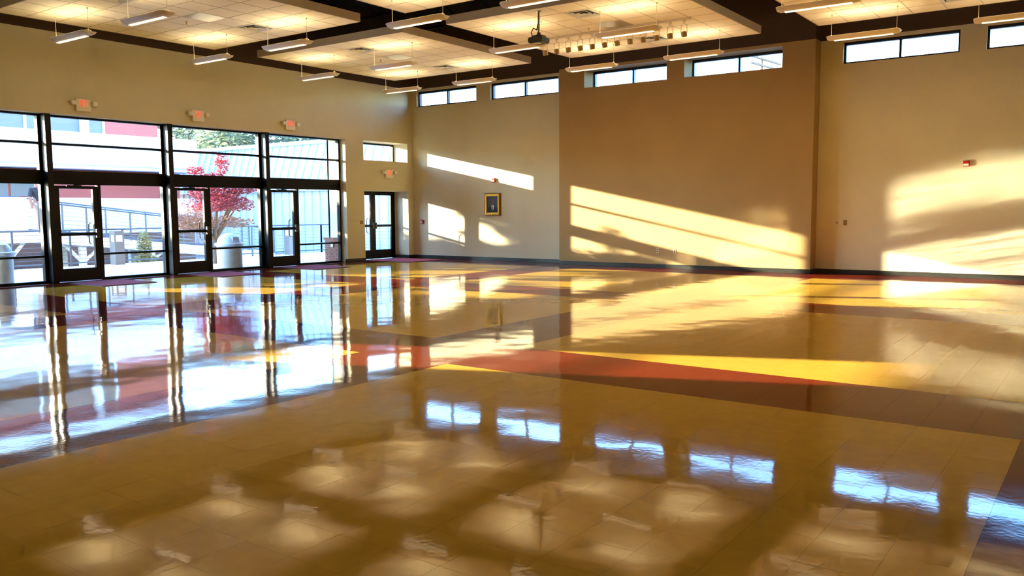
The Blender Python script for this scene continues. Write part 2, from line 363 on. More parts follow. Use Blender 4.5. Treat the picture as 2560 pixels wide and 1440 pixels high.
def swing_door(n, ya, yb, x0, x1, push_side, z1=2.12, frame=None):
    """glazed metal door leaf; push_side: +1 when the latch stile is at yb"""
    r = sroot('door_%d' % n, ((x0+x1)/2, (ya+yb)/2, 0)); s = 0.105
    MB().box(x0, x1, ya, ya+s, 0.01, z1).build('stile', 'bronze', r, bevel=0.003); MB().box(x0, x1, yb-s, yb, 0.01, z1).build('stile', 'bronze', r, bevel=0.003)
    MB().box(x0, x1, ya+s, yb-s, 0.01, 0.29).build('bottom_rail', 'bronze', r); MB().box(x0, x1, ya+s, yb-s, z1-0.06, z1).build('top_rail', 'bronze', r)
    MB().box(x0, x1, ya+s, yb-s, 1.03, 1.09).build('middle_rail', 'bronze', r)
    xm = (x0+x1)/2; pane(r, ya+s, yb-s, 0.29, 1.03, xm); pane(r, ya+s, yb-s, 1.09, z1-0.06, xm)
    pb = MB().box(x1, x1+0.05, ya+0.08, yb-0.08, 1.02, 1.08).build('push_bar', 'bronze_deep', r, bevel=0.006)
    yl = yb-s if push_side > 0 else ya
    MB().box(x1, x1+0.075, yl+0.01, yl+s-0.01, 0.96, 1.16).build('latch_case', 'black_plastic', pb, bevel=0.006)
    ye = (yb-s-0.05) if push_side > 0 else (ya+s+0.05)
    pts = [(x0-0.005, ye, 1.30), (x0-0.075, ye, 1.27), (x0-0.085, ye, 1.12), (x0-0.085, ye, 0.98), (x0-0.075, ye, 0.85), (x0-0.005, ye, 0.82)]
    hb = MB()
    for p, q in zip(pts[:-1], pts[1:]): hb.tube(p, q, 0.013, 8)
    hb.build('pull_handle', 'bronze', r, smooth=True)
    cb = MB().box(x1, x1+0.06, ya+0.25, yb-0.38, z1-0.05, z1+0.015).build('closer', 'bronze_deep', r, bevel=0.004)
    MB().tube((x1+0.05, ya+0.4, z1+0.02), (x1+0.10, ya+0.62, z1+0.03), 0.008, 6).build('closer_arm', 'bronze_deep', cb)
    return r
wn += 1; glazed_bay(wn, Y_S0, 8.89)
P0 = 8.89
for k in range(3):
    y0 = P0+2.85*k; post(k+1, y0)
    wn += 1; glazed_bay(wn, y0+0.125, y0+2.85, side=y0+1.19)
    struct(MB().box(PX0, PX1, y0+0.125, y0+0.225, 0, Z_H0).build('trim_%d' % (k+11), 'bronze'))
    swing_door(k+1, y0+0.23, y0+1.185, PX0+0.03, PX1-0.01, 1)
post(4, Y_S0-0.02)
wn += 1; r = sroot('window_%d' % wn, (GXm, (Y_A+Y_B)/2, Z_HI))
MB().box(PX0, PX1, Y_A, Y_B, Z_HI, Z_HI+0.05).box(PX0, PX1, Y_A, Y_B, ZH-0.07, ZH-0.02).box(PX0, PX1, Y_A, Y_A+0.05, Z_HI+0.05, ZH-0.07).box(PX0, PX1, Y_B-0.05, Y_B, Z_HI+0.05, ZH-0.07).build('window_frame', 'bronze', r)
MB().box(PX0, PX1, Y_A+0.05, Y_B-0.05, Z_B0, Z_B1).build('transom_bar', 'bronze', r); pane(r, Y_A+0.05, Y_B-0.05, Z_HI+0.05, Z_B0); pane(r, Y_A+0.05, Y_B-0.05, Z_B1, ZH-0.07)
# small double doors and the window above them in the thick wall
fx0, fx1 = THX+0.02, THX+0.13
struct(MB().box(fx0, fx1, DY0, DY0+0.05, 0, DZ).box(fx0, fx1, DY1-0.05, DY1, 0, DZ).box(fx0, fx1, DY0, DY1, DZ-0.06, DZ).build('trim_20', 'bronze'))
ym = (DY0+DY1)/2
swing_door(4, DY0+0.05, ym-0.003, fx0+0.03, fx1-0.02, 1, z1=DZ-0.06); swing_door(5, ym+0.003, DY1-0.05, fx0+0.03, fx1-0.02, -1, z1=DZ-0.06)
wn += 1; r = sroot('window_%d' % wn, (THX, ym, CZ0))
MB().box(fx0, fx1, DY0, DY1, CZ0, CZ0+0.04).box(fx0, fx1, DY0, DY1, CZ1-0.05, CZ1).box(fx0, fx1, DY0, DY0+0.04, CZ0+0.04, CZ1-0.05).box(fx0, fx1, DY1-0.04, DY1, CZ0+0.04, CZ1-0.05).build('window_frame', 'bronze', r)
MB().box(THX+0.07, THX+0.078, DY0+0.04, DY1-0.04, CZ0+0.04, CZ1-0.05).build('pane', 'glass', r)

# ------------------------------------------------------------------ outside: the end pier with its brick base, canopy edge
pier = struct(MB().box(-19.42, THX-0.002, 17.46, 18.12, 0.70, 7.5).box(-19.42, PX0-0.03, 17.46, 17.50, 0.70, 3.70).build('wall_pier', 'stucco'))
core = MB().box(-19.55, THX-0.004, 17.42, 18.10, -0.05, 0.66).build('mortar_core', 'mortar', pier)
bl, bhh = 0.194, 0.057
bme = MB().box(0, bl, -0.012, 0, 0, bhh).mesh('brick', 'brick'); bme2 = MB().box(0, bl/2-0.005, -0.012, 0, 0, bhh).mesh('brick', 'brick')
for row in range(10):
    z = row*0.0665; x = -19.552
    off = row % 2
    k = 0
    while x < -18.99:
        me = bme2 if (off and k == 0) else bme
        o = bpy.data.objects.new('brick', me); COL.objects.link(o); o.location = (x, 17.42, z); par(o, pier)
        x += (bl/2+0.005 if (off and k == 0) else bl+0.010); k += 1
o = MB(); 
for k in range(11):                                         # soldier course on top
    MB().box(-19.60+k*0.0665, -19.60+k*0.0665+0.056, 17.395, 17.42, 0.665, 0.735).build('brick', 'brick', pier)
MB().box(-19.25, -19.15, 17.36, 17.405, 0.45, 0.58).build('outlet_cover', 'ivory', pier, bevel=0.006)
struct(MB().box(-19.75, XW-0.401, YB-0.2, Y_S1+0.02, 3.70, 4.3).box(-19.75, THX-0.003, Y_S1+0.02, YF+0.3, 3.95, 4.3).build('trim_30', 'stucco'))

# ------------------------------------------------------------------ ceiling rafts
CW = 16*T-0.005; CZ = 5.39; TH = 0.165; TT = CW/8
cx0 = [-17.76, -11.58, -5.40]; cy0 = [1.42, 7.585, 13.76]
COLW = ['storefront-side', 'middle', 'right-hand']
ROWW = ['nearest', 'second', 'back']
ctile = MB().box(0.012, TT-0.012, 0.012, TT-0.012, 0.0, 0.018).mesh('ceiling_tile', 'tile_white')
grid = MB()
for k in range(1, 8):
    grid.box(k*TT-0.011, k*TT+0.011, 0.02, CW-0.02, -0.003, 0.012); grid.box(0.02, CW-0.02, k*TT-0.011, k*TT+0.011, -0.0032, 0.012)
grid_me = grid.mesh('grid', 'grid_cream')
edge_me = MB().box(0, CW, 0, 0.025, -0.004, TH).box(0, CW, CW-0.025, CW, -0.004, TH).box(0, 0.025, 0.025, CW-0.025, -0.004, TH).box(CW-0.025, CW, 0.025, CW-0.025, -0.004, TH).mesh('edge_trim', 'raft_edge')
back_me = MB().box(0.02, CW-0.02, 0.02, CW-0.02, 0.10, 0.12).mesh('backing', 'deck_black')
acc_me = MB().box(0.010, TT-0.010, 0.010, TT-0.010, -0.004, 0.01).mesh('access_panel', 'panel_grey')
d_frame = MB().box(0.01, TT-0.01, 0.01, 0.06, -0.006, 0.01).box(0.01, TT-0.01, TT-0.06, TT-0.01, -0.006, 0.01).box(0.01, 0.06, 0.06, TT-0.06, -0.006, 0.01).box(TT-0.06, TT-0.01, 0.06, TT-0.06, -0.006, 0.01).mesh('diffuser_frame', 'vent_white')
d_dark = MB().box(0.05, TT-0.05, 0.05, TT-0.05, 0.07, 0.075).mesh('diffuser_throat', 'vent_dark')
def cone_ring(a, bb, za, zb):
    c = TT/2; m = MB()
    p = [(c-a, c-a, za), (c+a, c-a, za), (c+a, c+a, za), (c-a, c+a, za)]; q = [(c-bb, c-bb, zb), (c+bb, c-bb, zb), (c+bb, c+bb, zb), (c-bb, c+bb, zb)]
    p2 = [(x, y, z+0.004) for x, y, z in p]; q2 = [(x, y, z+0.004) for x, y, z in q]
    return m.poly(p+q+p2+q2, [(i, (i+1) % 4, 4+(i+1) % 4, 4+i) for i in range(4)] + [(8+i, 12+i, 12+(i+1) % 4, 8+(i+1) % 4) for i in range(4)])
d_rings = [cone_ring(0.215, 0.195, -0.012, 0.02).mesh('louver', 'vent_white'), cone_ring(0.13, 0.11, -0.012, 0.02).mesh('louver', 'vent_white'), MB().box(TT/2-0.05, TT/2+0.05, TT/2-0.05, TT/2+0.05, -0.012, -0.008).mesh('louver', 'vent_white')]
def put(me, name, loc, parent, **k):
    o = bpy.data.objects.new(name, me); COL.objects.link(o); o.location = loc
    if parent: par(o, parent)
    for a, bq in k.items(): o[a] = bq
    return o
# pendant lamp meshes (local: centre of the lamp, long axis X, hung from dz above)
PL, PW = 1.36, 0.30
DROP = CZ-4.945
def pendant_meshes():
    n = 10; prof = []
    for i in range(n+1):
        t = -1+2*i/n; prof.append((t*PW/2, -0.075*(1-abs(t)**2.2)))
    def shell(y, z, inset): return z+inset
    b = MB(); L2 = PL/2
    outer = [(y, z) for y, z in prof]; inner = [(y*0.965, z+0.008) for y, z in prof]
    pts = []; fs = []
    xs = [(-L2, 0.72), (-L2+0.05, 1.0), (L2-0.05, 1.0), (L2, 0.72)]
    for x, s in xs: pts += [(x, y*s, z*s+0.0) for y, z in outer]
    for x, s in xs: pts += [(x*0.99, y*s, z*s+0.0) for y, z in inner]
    m = n+1
    for k in range(3):
        for i in range(n): fs.append((k*m+i, (k+1)*m+i, (k+1)*m+i+1, k*m+i+1))
        for i in range(n): o = 4*m; fs.append((o+k*m+i, o+k*m+i+1, o+(k+1)*m+i+1, o+(k+1)*m+i))
    for k in (0, 3):
        for i in range(n):
            o = 4*m; q = (k*m+i, k*m+i+1, o+k*m+i+1, o+k*m+i); fs.append(q if k == 0 else q[::-1])
    for k in range(3):
        for e in (0, n):
            o = 4*m; q = (k*m+e, o+k*m+e, o+(k+1)*m+e, (k+1)*m+e); fs.append(q if e == 0 else q[::-1])
    ends = MB()
    body = b.poly(pts, fs)
    # closed ends
    for x, s, fl_ in ((-L2, 0.72, 1), (L2, 0.72, 0)):
        ring = [(x, y*s, z*s) for y, z in outer]; body.poly(ring, [tuple(range(n+1)) if fl_ else tuple(range(n, -1, -1))])
    housing = body.mesh('housing', 'lamp_white')
    housing.polygons.foreach_set('use_smooth', [True]*len(housing.polygons)); housing.set_sharp_from_angle(angle=math.radians(40))
    lens = MB().box(-L2+0.13, L2-0.13, -0.035, 0.035, -0.081, -0.074).mesh('lens', 'lamp_lens')
    tube = MB().tube((-L2+0.10, -0.05, -0.02), (L2-0.10, -0.05, -0.02), 0.014, 8).tube((-L2+0.10, 0.05, -0.02), (L2-0.10, 0.05, -0.02), 0.014, 8).mesh('lamp_tube', 'lamp_tube')
    w = MB().tube((0, 0, 0), (0, 0, DROP-0.03), 0.004, 5).tube((0, 0, 0), (0, 0, 0.04), 0.010, 6).mesh('wire', 'wire_white')
    yk = MB().tube((0, -0.13, -0.02), (0, 0, 0.05), 0.004, 5).tube((0, 0.13, -0.02), (0, 0, 0.05), 0.004, 5).mesh('yoke', 'wire_white')
    cn = MB().tube((0, 0, DROP-0.03), (0, 0, DROP), 0.014, 10).mesh('canopy', 'wire_white')
    return housing, lens, tube, w, yk, cn
pm = pendant_meshes()
QN = [['near left', 'far left'], ['near right', 'far right']]
def pendant(x, y, label):
    e = thing('pendant_light', label, 'pendant light', (x, y, CZ-DROP), 'pendant lights under the ceiling rafts')
    put(pm[0], 'housing', (x, y, CZ-DROP), e); put(pm[1], 'lens', (x, y, CZ-DROP), e); put(pm[2], 'lamp_tube', (x, y, CZ-DROP), e)
    for s in (-0.61, 0.61):
        w = put(pm[3], 'wire', (x+s, y, CZ-DROP), e); put(pm[4], 'yoke', (x+s, y, CZ-DROP), e); put(pm[5], 'canopy', (x+s, y, CZ-DROP-0.001), e)
for ci, X0 in enumerate(cx0):
    for ri, Y0 in enumerate(cy0):
        c = thing('ceiling_raft', 'square raft of cream ceiling tiles, %s one in the %s row' % (COLW[ci], ROWW[ri]), 'ceiling raft', (X0+CW/2, Y0+CW/2, CZ), 'hanging ceiling rafts')
        put(edge_me, 'edge_trim', (X0, Y0, CZ), c, label='thick painted edge of the raft'); put(grid_me, 'grid', (X0, Y0, CZ), c); put(back_me, 'backing', (X0, Y0, CZ), c)
        acc = (4, 4 if ri == 1 else 3); difs = [(4, 1), (4, 6)]
        for i in range(8):
            for j in range(8):
                L = (X0+i*TT, Y0+j*TT, CZ)
                if (i, j) == acc: put(acc_me, 'access_panel', L, c, label='plain grey access panel'); continue
                if (i, j) in difs:
                    d = thing('air_diffuser', '%s louvred air diffuser in the %s ceiling raft of the %s row' % ('nearer' if j == 1 else 'farther', COLW[ci], ROWW[ri]), 'air vent', (L[0]+TT/2, L[1]+TT/2, CZ), 'ceiling air diffusers')
                    put(d_frame, 'diffuser_frame', L, d); put(d_dark, 'diffuser_throat', L, d)
                    for q in d_rings: put(q, 'louver', L, d)
                    continue
                put(ctile, 'ceiling_tile', L, c)
        hg = MB()
        for u in (0.6, CW-0.6):
            for v in (0.6, CW-0.6): hg.tube((X0+u, Y0+v, CZ+0.12), (X0+u, Y0+v, ZD), 0.006, 5)
        hg.build('hanger', 'deck_black', c)
        sx, sy = X0+3.5*TT, Y0+(4.5 if ri == 1 else 3.5)*TT
        sp = thing('sprinkler', 'small sprinkler head in the %s ceiling raft of the %s row' % (COLW[ci], ROWW[ri]), 'sprinkler', (sx, sy, CZ), 'ceiling sprinklers')
        MB().lathe([(0.036, -0.004), (0.03, 0.0)], (sx, sy, CZ), 14).build('escutcheon', 'steel_grey', sp); MB().tube((sx, sy, CZ-0.05), (sx, sy, CZ), 0.010, 8).lathe([(0.022, -0.056), (0.022, -0.050)], (sx, sy, CZ), 10).build('head', 'brass', sp)
        for a, px in enumerate((1.13, 3.735)):
            for bq, py in enumerate((0.965, 4.03)):
                pendant(X0+px, Y0+py, 'white pendant light at the %s corner under the %s raft of the %s row' % (QN[a][bq], COLW[ci], ROWW[ri]))

# ------------------------------------------------------------------ projector, track lights, loudspeaker
pxx, pyy, pz = -9.40, 13.98, 4.83
pr = thing('projector', 'black video projector on a ceiling pole near the track lights', 'projector', (pxx, pyy, CZ))
MB().lathe([(0.055, -0.006), (0.055, 0.0)], (pxx, pyy, CZ-0.004), 16).tube((pxx, pyy, pz+0.12), (pxx, pyy, CZ-0.008), 0.021, 12).build('pole', 'steel_grey', pr, smooth=True)
MB().box(pxx-0.11, pxx+0.11, pyy-0.10, pyy+0.10, pz+0.075, pz+0.09).tube((pxx-0.09, pyy-0.08, pz+0.03), (pxx-0.02, pyy, pz+0.13), 0.010, 6).tube((pxx+0.09, pyy+0.08, pz+0.03), (pxx+0.02, pyy, pz+0.13), 0.010, 6).tube((pxx, pyy, pz+0.07), (pxx, pyy, pz+0.15), 0.035, 10).build('mount_bracket', 'black_plastic', pr)
MB().extrude([(pxx-0.165, pyy-0.14, pz-0.035), (pxx-0.13, pyy-0.14, pz-0.06), (pxx+0.13, pyy-0.14, pz-0.06), (pxx+0.165, pyy-0.14, pz-0.035), (pxx+0.165, pyy-0.14, pz+0.035), (pxx+0.14, pyy-0.14, pz+0.055), (pxx-0.14, pyy-0.14, pz+0.055), (pxx-0.165, pyy-0.14, pz+0.035)], (0, 0.28, 0)).build('body', 'black_plastic', pr, bevel=0.008)
MB().tube((pxx+0.07, pyy+0.135, pz), (pxx+0.07, pyy+0.175, pz), 0.042, 16).build('lens', 'car_glass', pr, smooth=True)
MB().box(pxx-0.08, pxx+0.06, pyy-0.10, pyy+0.02, pz-0.063, pz-0.0602).build('cover_plate', 'ivory', pr, label='pale plate on the underside')
cb = MB(); pts = [(pxx-0.10, pyy-0.06, pz+0.05), (pxx-0.13, pyy-0.07, pz+0.16), (pxx-0.09, pyy-0.05, pz+0.24), (pxx-0.03, pyy-0.02, pz+0.20), (pxx-0.024, pyy, pz+0.32)]
for p, q in zip(pts[:-1], pts[1:]): cb.tube(p, q, 0.009, 6)
cb.build('cable', 'black_plastic', pr)
TY = 16.25; tx0, tx1 = -10.85, -7.27
tr = thing('light_track', 'long cream lighting track fixed under the middle raft of the back row', 'light track', ((tx0+tx1)/2, TY, CZ))
MB().box(tx0, tx1, TY-0.018, TY+0.018, CZ-0.04, CZ-0.0035).build('rail', 'wire_white', tr); MB().box(tx0-0.04, tx0, TY-0.02, TY+0.02, CZ-0.044, CZ-0.003).build('end_cap', 'wire_white', tr); MB().box(tx1, tx1+0.04, TY-0.02, TY+0.02, CZ-0.044, CZ-0.003).build('end_cap', 'wire_white', tr)
stem_me = MB().box(-0.03, 0.03, -0.017, 0.017, -0.075, -0.0405).tube((0, 0, -0.11), (0, 0, -0.075), 0.012, 8).mesh('stem', 'wire_white')
yk = MB()
for s in (-1, 1):
    yk.tube((s*0.012, 0, -0.105), (s*0.062, 0, -0.15), 0.006, 6).tube((s*0.062, 0, -0.15), (s*0.066, 0, -0.31), 0.006, 6)
yk_me = yk.mesh('yoke', 'wire_white')
lc = MB().lathe([(0.030, 0.045), (0.052, 0.03), (0.058, 0.0), (0.058, -0.06), (0.054, -0.062)][::-1], (0, 0, 0), 18); lamp_me = lc.mesh('lamp_can', 'can_bronze')
rf_me = MB().lathe([(0.050, -0.066), (0.054, -0.0625)], (0, 0, 0), 18).mesh('reflector', 'gold_dark')
ordn = ['first', 'second', 'third', 'fourth', 'fifth', 'sixth', 'seventh', 'eighth', 'ninth', 'tenth', 'eleventh', 'twelfth']
for k in range(12):
    x = tx0+0.10+(tx1-tx0-0.2)*k/11
    h = thing('track_spotlight', 'small brownish spotlight, %s from the projector end of the lighting track' % ordn[k], 'spotlight', (x, TY, CZ), 'spotlights on the lighting track')
    put(stem_me, 'stem', (x, TY, CZ), h); put(yk_me, 'yoke', (x, TY, CZ), h)
    l = put(lamp_me, 'lamp_can', (x, TY, CZ-0.31), h); put(rf_me, 'reflector', (x, TY, CZ-0.31), l)
    l.rotation_euler = (math.radians(18), 0, math.radians(8*((k*5) % 3-1)))
sp = thing('loudspeaker', 'black loudspeaker box hung in the dark gap beside the far right raft', 'loudspeaker', (-6.05, 16.6, 5.9))
MB().box(-6.25, -5.85, 16.4, 16.8, 5.72, 6.02).build('cabinet', 'black_plastic', sp, bevel=0.01); MB().box(-6.22, -5.88, 16.385, 16.4, 5.75, 5.99).build('grille', 'vent_dark', sp); MB().tube((-6.05, 16.6, 6.02), (-6.05, 16.6, 6.76), 0.012, 6).build('drop_rod', 'black_plastic', sp)

# ------------------------------------------------------------------ exit signs
def exit_sign(y, z, label):
    e = thing('exit_sign', label, 'exit sign', (XW, y, z), 'exit signs on the storefront wall'); w, h = 0.32, 0.265
    MB().box(XW, XW+0.06, y-w/2, y+w/2, z-h/2, z+h/2).build('housing', 'sign_beige', e, bevel=0.006)
    M = Matrix(((0, 0, 1, XW+0.061), (0.64, 0, 0, y), (0, 1.30, 0, z+0.03), (0, 0, 0, 1)))
    t = text_obj('EXIT', 0.155, M, 'sign_red', e, 'lettering'); t['label'] = 'glowing red letters EXIT'
    for s in (-1, 1):
        hd = MB().box(XW+0.02, XW+0.11, y+s*(w/2+0.075)-0.05, y+s*(w/2+0.075)+0.05, z-0.01, z+0.09).build('lamp_head', 'sign_beige', e, bevel=0.012)
        MB().box(XW+0.11, XW+0.114, y+s*(w/2+0.075)-0.038, y+s*(w/2+0.075)+0.038, z+0.002, z+0.078).build('lamp_face', 'clear_white', hd)
        MB().tube((XW+0.03, y+s*(w/2-0.005), z+0.04), (XW+0.03, y+s*(w/2+0.04), z+0.04), 0.012, 8).build('arm', 'sign_beige', e)
exit_sign(9.71, 3.875, 'beige EXIT sign with two lamp heads, leftmost over the storefront')
exit_sign(12.55, 3.885, 'beige EXIT sign with two lamp heads over the middle storefront door')
exit_sign(15.40, 3.88, 'beige EXIT sign with two lamp heads over the right storefront door')
exit_sign(19.23, 2.675, 'beige EXIT sign with two lamp heads above the small double doors')

# ------------------------------------------------------------------ things on the far wall
e = thing('framed_portrait', 'gold framed portrait of a person in a dark suit on the far wall', 'picture', (-15.37, YF, 1.70))
x0, x1, z0, z1 = -15.665, -15.075, 1.36, 2.045
def ring(a, c, bq, d, y0, y1, w, m, nm):
    return MB().box(a, c, y0, y1, bq, bq+w).box(a, c, y0, y1, d-w, d).box(a, a+w, y0, y1, bq+w, d-w).box(c-w, c, y0, y1, bq+w, d-w).build(nm, m, e, bevel=0.006)
ring(x0, x1, z0, z1, YF-0.045, YF, 0.035, 'gold_dark', 'outer_frame'); ring(x0+0.035, x1-0.035, z0+0.035, z1-0.035, YF-0.06, YF-0.005, 0.032, 'gold', 'middle_frame'); ring(x0+0.067, x1-0.067, z0+0.067, z1-0.067, YF-0.04, YF-0.005, 0.03, 'gold', 'inner_frame')
MB().box(x0+0.09, x1-0.09, YF-0.02, YF-0.006, z0+0.09, z1-0.09).build('canvas', 'canvas_grey', e)
cx, cz = -15.37, 1.70; yy = YF-0.0205
def flat(pts, m, nm, dy=0.0): return MB().extrude([(cx+a, yy-dy, cz+c) for a, c in pts], (0, -0.0006, 0)).build(nm, m, e)
flat([(-0.20, -0.245), (0.20, -0.245), (0.20, -0.16), (0.15, -0.08), (0.06, -0.045), (-0.06, -0.045), (-0.15, -0.08), (-0.20, -0.16)][::-1], 'suit_dark', 'painted_suit')
flat([(0.062*math.cos(t*math.pi/10), 0.055+0.088*math.sin(t*math.pi/10)) for t in range(20)][::-1], 'paint_skin', 'painted_head', 0.0012)
flat([(-0.045, -0.03), (0.05, -0.03), (0.03, -0.15), (0.0, -0.19), (-0.035, -0.15)][::-1], 'paint_white', 'painted_shirt', 0.0008)
flat([(-0.012, -0.055), (0.012, -0.055), (0.018, -0.17), (0.0, -0.19), (-0.015, -0.17)][::-1], 'suit_dark', 'painted_tie', 0.0016)
MB().box(cx-0.04, cx+0.04, YF-0.066, YF-0.06, z0+0.042, z0+0.062).build('nameplate', 'brass', e)
def strobe(x, z, label):
    e = thing('fire_alarm_strobe', label, 'fire alarm', (x, YF, z), 'red fire alarms on the far wall')
    MB().box(x-0.06, x+0.06, YF-0.05, YF, z-0.06, z+0.065).build('housing', 'alarm_red', e, bevel=0.008)
    MB().box(x-0.05, x+0.05, YF-0.065, YF-0.05, z-0.045, z-0.005).build('strobe_lens', 'clear_white', e, bevel=0.004)
    MB().box(x-0.04, x+0.04, YF-0.053, YF-0.0495, z+0.015, z+0.05).build('horn_grille', 'tail_red', e)
strobe(-15.33, 2.42, 'red fire alarm strobe above the framed portrait'); strobe(-2.71, 2.455, 'red fire alarm strobe high on the wall at right')
e = thing('fire_pull_station', 'small red fire pull station beside the corner and the small doors', 'fire alarm', (-18.23, YF, 1.175))
MB().box(-18.285, -18.175, YF-0.045, YF, 1.11, 1.24).build('housing', 'alarm_red', e, bevel=0.006); MB().box(-18.265, -18.195, YF-0.058, YF-0.045, 1.145, 1.175).build('pull_handle', 'clear_white', e)
def outlet(x, y, z, label, nm='wall_outlet', cat='outlet', pm_='ivory', holes_=True):
    e = thing(nm, label, cat, (x, y, z), 'wall plates on the far wall')
    MB().box(x-0.036, x+0.036, y-0.007, y, z-0.058, z+0.058).build('plate', pm_, e, bevel=0.002)
    if holes_:
        for s in (-0.024, 0.024): MB().box(x-0.017, x+0.017, y-0.010, y-0.007, z+s-0.015, z+s+0.015).build('socket', 'ivory_dark', e)
    else: MB().box(x-0.010, x+0.010, y-0.014, y-0.007, z-0.02, z+0.02).build('toggle', 'ivory_dark', e)
outlet(-9.71, YM, 0.46, 'ivory wall outlet low on the tan wall bay, the left one of the pair'); outlet(-9.23, YM, 0.45, 'ivory wall outlet low on the tan wall bay, the right one of the pair')
outlet(-5.335, YF, 1.187, 'ivory light switch right of the wall corner', 'light_switch', 'switch', 'ivory', False)
e = thing('wall_plate', 'brownish blank wall plate beside the light switch', 'wall plate', (-5.155, YF, 1.187)); MB().box(-5.195, -5.115, YF-0.008, YF, 1.125, 1.25).build('plate', 'plate_brown', e, bevel=0.002); MB().box(-5.18, -5.13, YF-0.011, YF-0.008, 1.14, 1.235).build('cover', 'plate_brown', e)
e = thing('wall_plate', 'tan blank wall plate on the pier by the small doors', 'wall plate', (XW, 18.03, 1.185)); MB().box(XW, XW+0.008, 17.97, 18.09, 1.13, 1.24).build('plate', 'plate_brown', e, bevel=0.002); MB().box(XW+0.008, XW+0.012, 17.985, 18.075, 1.145, 1.225).build('cover', 'plate_brown', e)

# ------------------------------------------------------------------ door mats
def floor_rug(xa, xb, ya, yb, label):
    e = thing('door_mat', label, 'door mat', ((xa+xb)/2, (ya+yb)/2, 0), 'door mats inside the doors')
    MB().box(xa, xb, ya, yb, 0.0005, 0.006).build('rubber_edge', 'mat_edge', e)
    MB().box(xa+0.03, xb-0.03, ya+0.03, yb-0.03, 0.006, 0.014).build('carpet', 'mat_red', e)
floor_rug(-18.58, -17.05, 9.12, 10.36, 'dusty pink door mat inside the left storefront door'); floor_rug(-18.58, -17.05, 11.98, 13.20, 'dusty pink door mat inside the middle storefront door')
floor_rug(-18.58, -17.02, 14.84, 16.06, 'dusty pink door mat inside the right storefront door'); floor_rug(-18.98, -17.0, 18.30, 19.92, 'large dusty pink door mat inside the small double doors')

# ------------------------------------------------------------------ outside: ground, railing, terrace things
struct(MB().box(-24.6, PX0+0.0, -12, 24.0, -0.30, -0.02).build('terrace', 'concrete'))
struct(MB().box(-140, 60, -60, 140, -0.75, -0.45).build('ground', 'asphalt'))
def can(x, y, label):
    e = thing('trash_receptacle', label, 'trash can', (x, y, -0.02), 'domed trash receptacles on the terrace')
    MB().lathe([(0.31, 0.0), (0.33, 0.03), (0.33, 0.62), (0.32, 0.63)], (x, y, -0.02), 28).build('shell', 'can_shell', e, smooth=True)
    MB().lathe([(0.37, 0.63), (0.38, 0.64), (0.38, 0.70), (0.36, 0.715)], (x, y, -0.02), 28).build('rim', 'can_white', e, smooth=True)
    MB().lathe([(0.315, 0.715)] + [(0.315*math.cos(a*math.pi/16), 0.72+0.255*math.sin(a*math.pi/16)) for a in range(0, 8)] + [(0.02, 0.976)], (x, y, -0.02), 28).build('dome_lid', 'can_white', e, smooth=True)
    MB().box(x+0.18, x+0.30, y-0.1, y+0.1, 0.72, 0.86).build('push_flap', 'b_bluewhite', e, bevel=0.01)
can(-19.50, 13.98, 'white domed trash receptacle outside the middle storefront sidelight'); can(-19.72, 8.22, 'white domed trash receptacle outside the leftmost storefront window')
def bollard(x, y, label):
    e = thing('bollard_light', label, 'bollard light', (x, y, -0.02), 'square bollard lights on the terrace'); s = 0.15
    MB().box(x-s, x+s, y-s, y+s, -0.02, 0.66).build('post', 'bollard', e, bevel=0.006)
    MB().box(x-s+0.03, x+s-0.03, y-s+0.03, y+s-0.03, 0.66, 0.86).build('lens', 'bollard_lens', e)
    MB().box(x-s, x+s, y-s, y+s, 0.86, 0.98).build('cap', 'bollard', e, bevel=0.01)
    f = MB()
    for u in (-1, 1):
        for v in (-1, 1): f.box(x+u*(s-0.02)-0.02, x+u*(s-0.02)+0.02, y+v*(s-0.02)-0.02, y+v*(s-0.02)+0.02, 0.66, 0.86)
    f.build('corner_frame', 'bollard', e)
bollard(-24.25, 13.48, 'brown-grey bollard light seen through the left sidelight'); bollard(-24.25, 19.95, 'dark grey bollard light seen through the right storefront door')
def railing(name, label, pts, hgt, n_cable, cat='railing', parent=None):
    """pts: list of (x, y, z) ground points"""
    if parent is None: e = thing(name, label, cat, pts[0])
    else:
        e = bpy.data.objects.new(name, None); COL.objects.link(e); e.location = pts[0]; par(e, parent); e['label'] = label
    for p, q in zip(pts[:-1], pts[1:]):
        p, q = Vector(p), Vector(q); L = (q-p).length; n = max(1, round(L/1.5))
        MB().tube(p+Vector((0, 0, hgt)), q+Vector((0, 0, hgt)), 0.025, 8).build('top_rail', 'rail_dark', e, smooth=True)
        MB().tube(p+Vector((0, 0, 0.10)), q+Vector((0, 0, 0.10)), 0.02, 8).build('bottom_rail', 'rail_dark', e, smooth=True)
        for k in range(n+1):
            c = p+(q-p)*k/n; MB().box(c.x-0.022, c.x+0.022, c.y-0.022, c.y+0.022, c.z, c.z+hgt).build('post', 'rail_dark', e)
        for k in range(n_cable):
            z = 0.10+(hgt-0.10)*(k+1)/(n_cable+1); MB().tube(p+Vector((0, 0, z)), q+Vector((0, 0, z)), 0.006, 5).build('cable', 'cable', e)
    return e
railing('terrace_railing', 'low dark cable railing along the terrace edge', [(-24.45, 7.5, -0.02), (-24.45, 21.6, -0.02), (-24.45+4.0, 21.6, -0.02)], 1.05, 7)
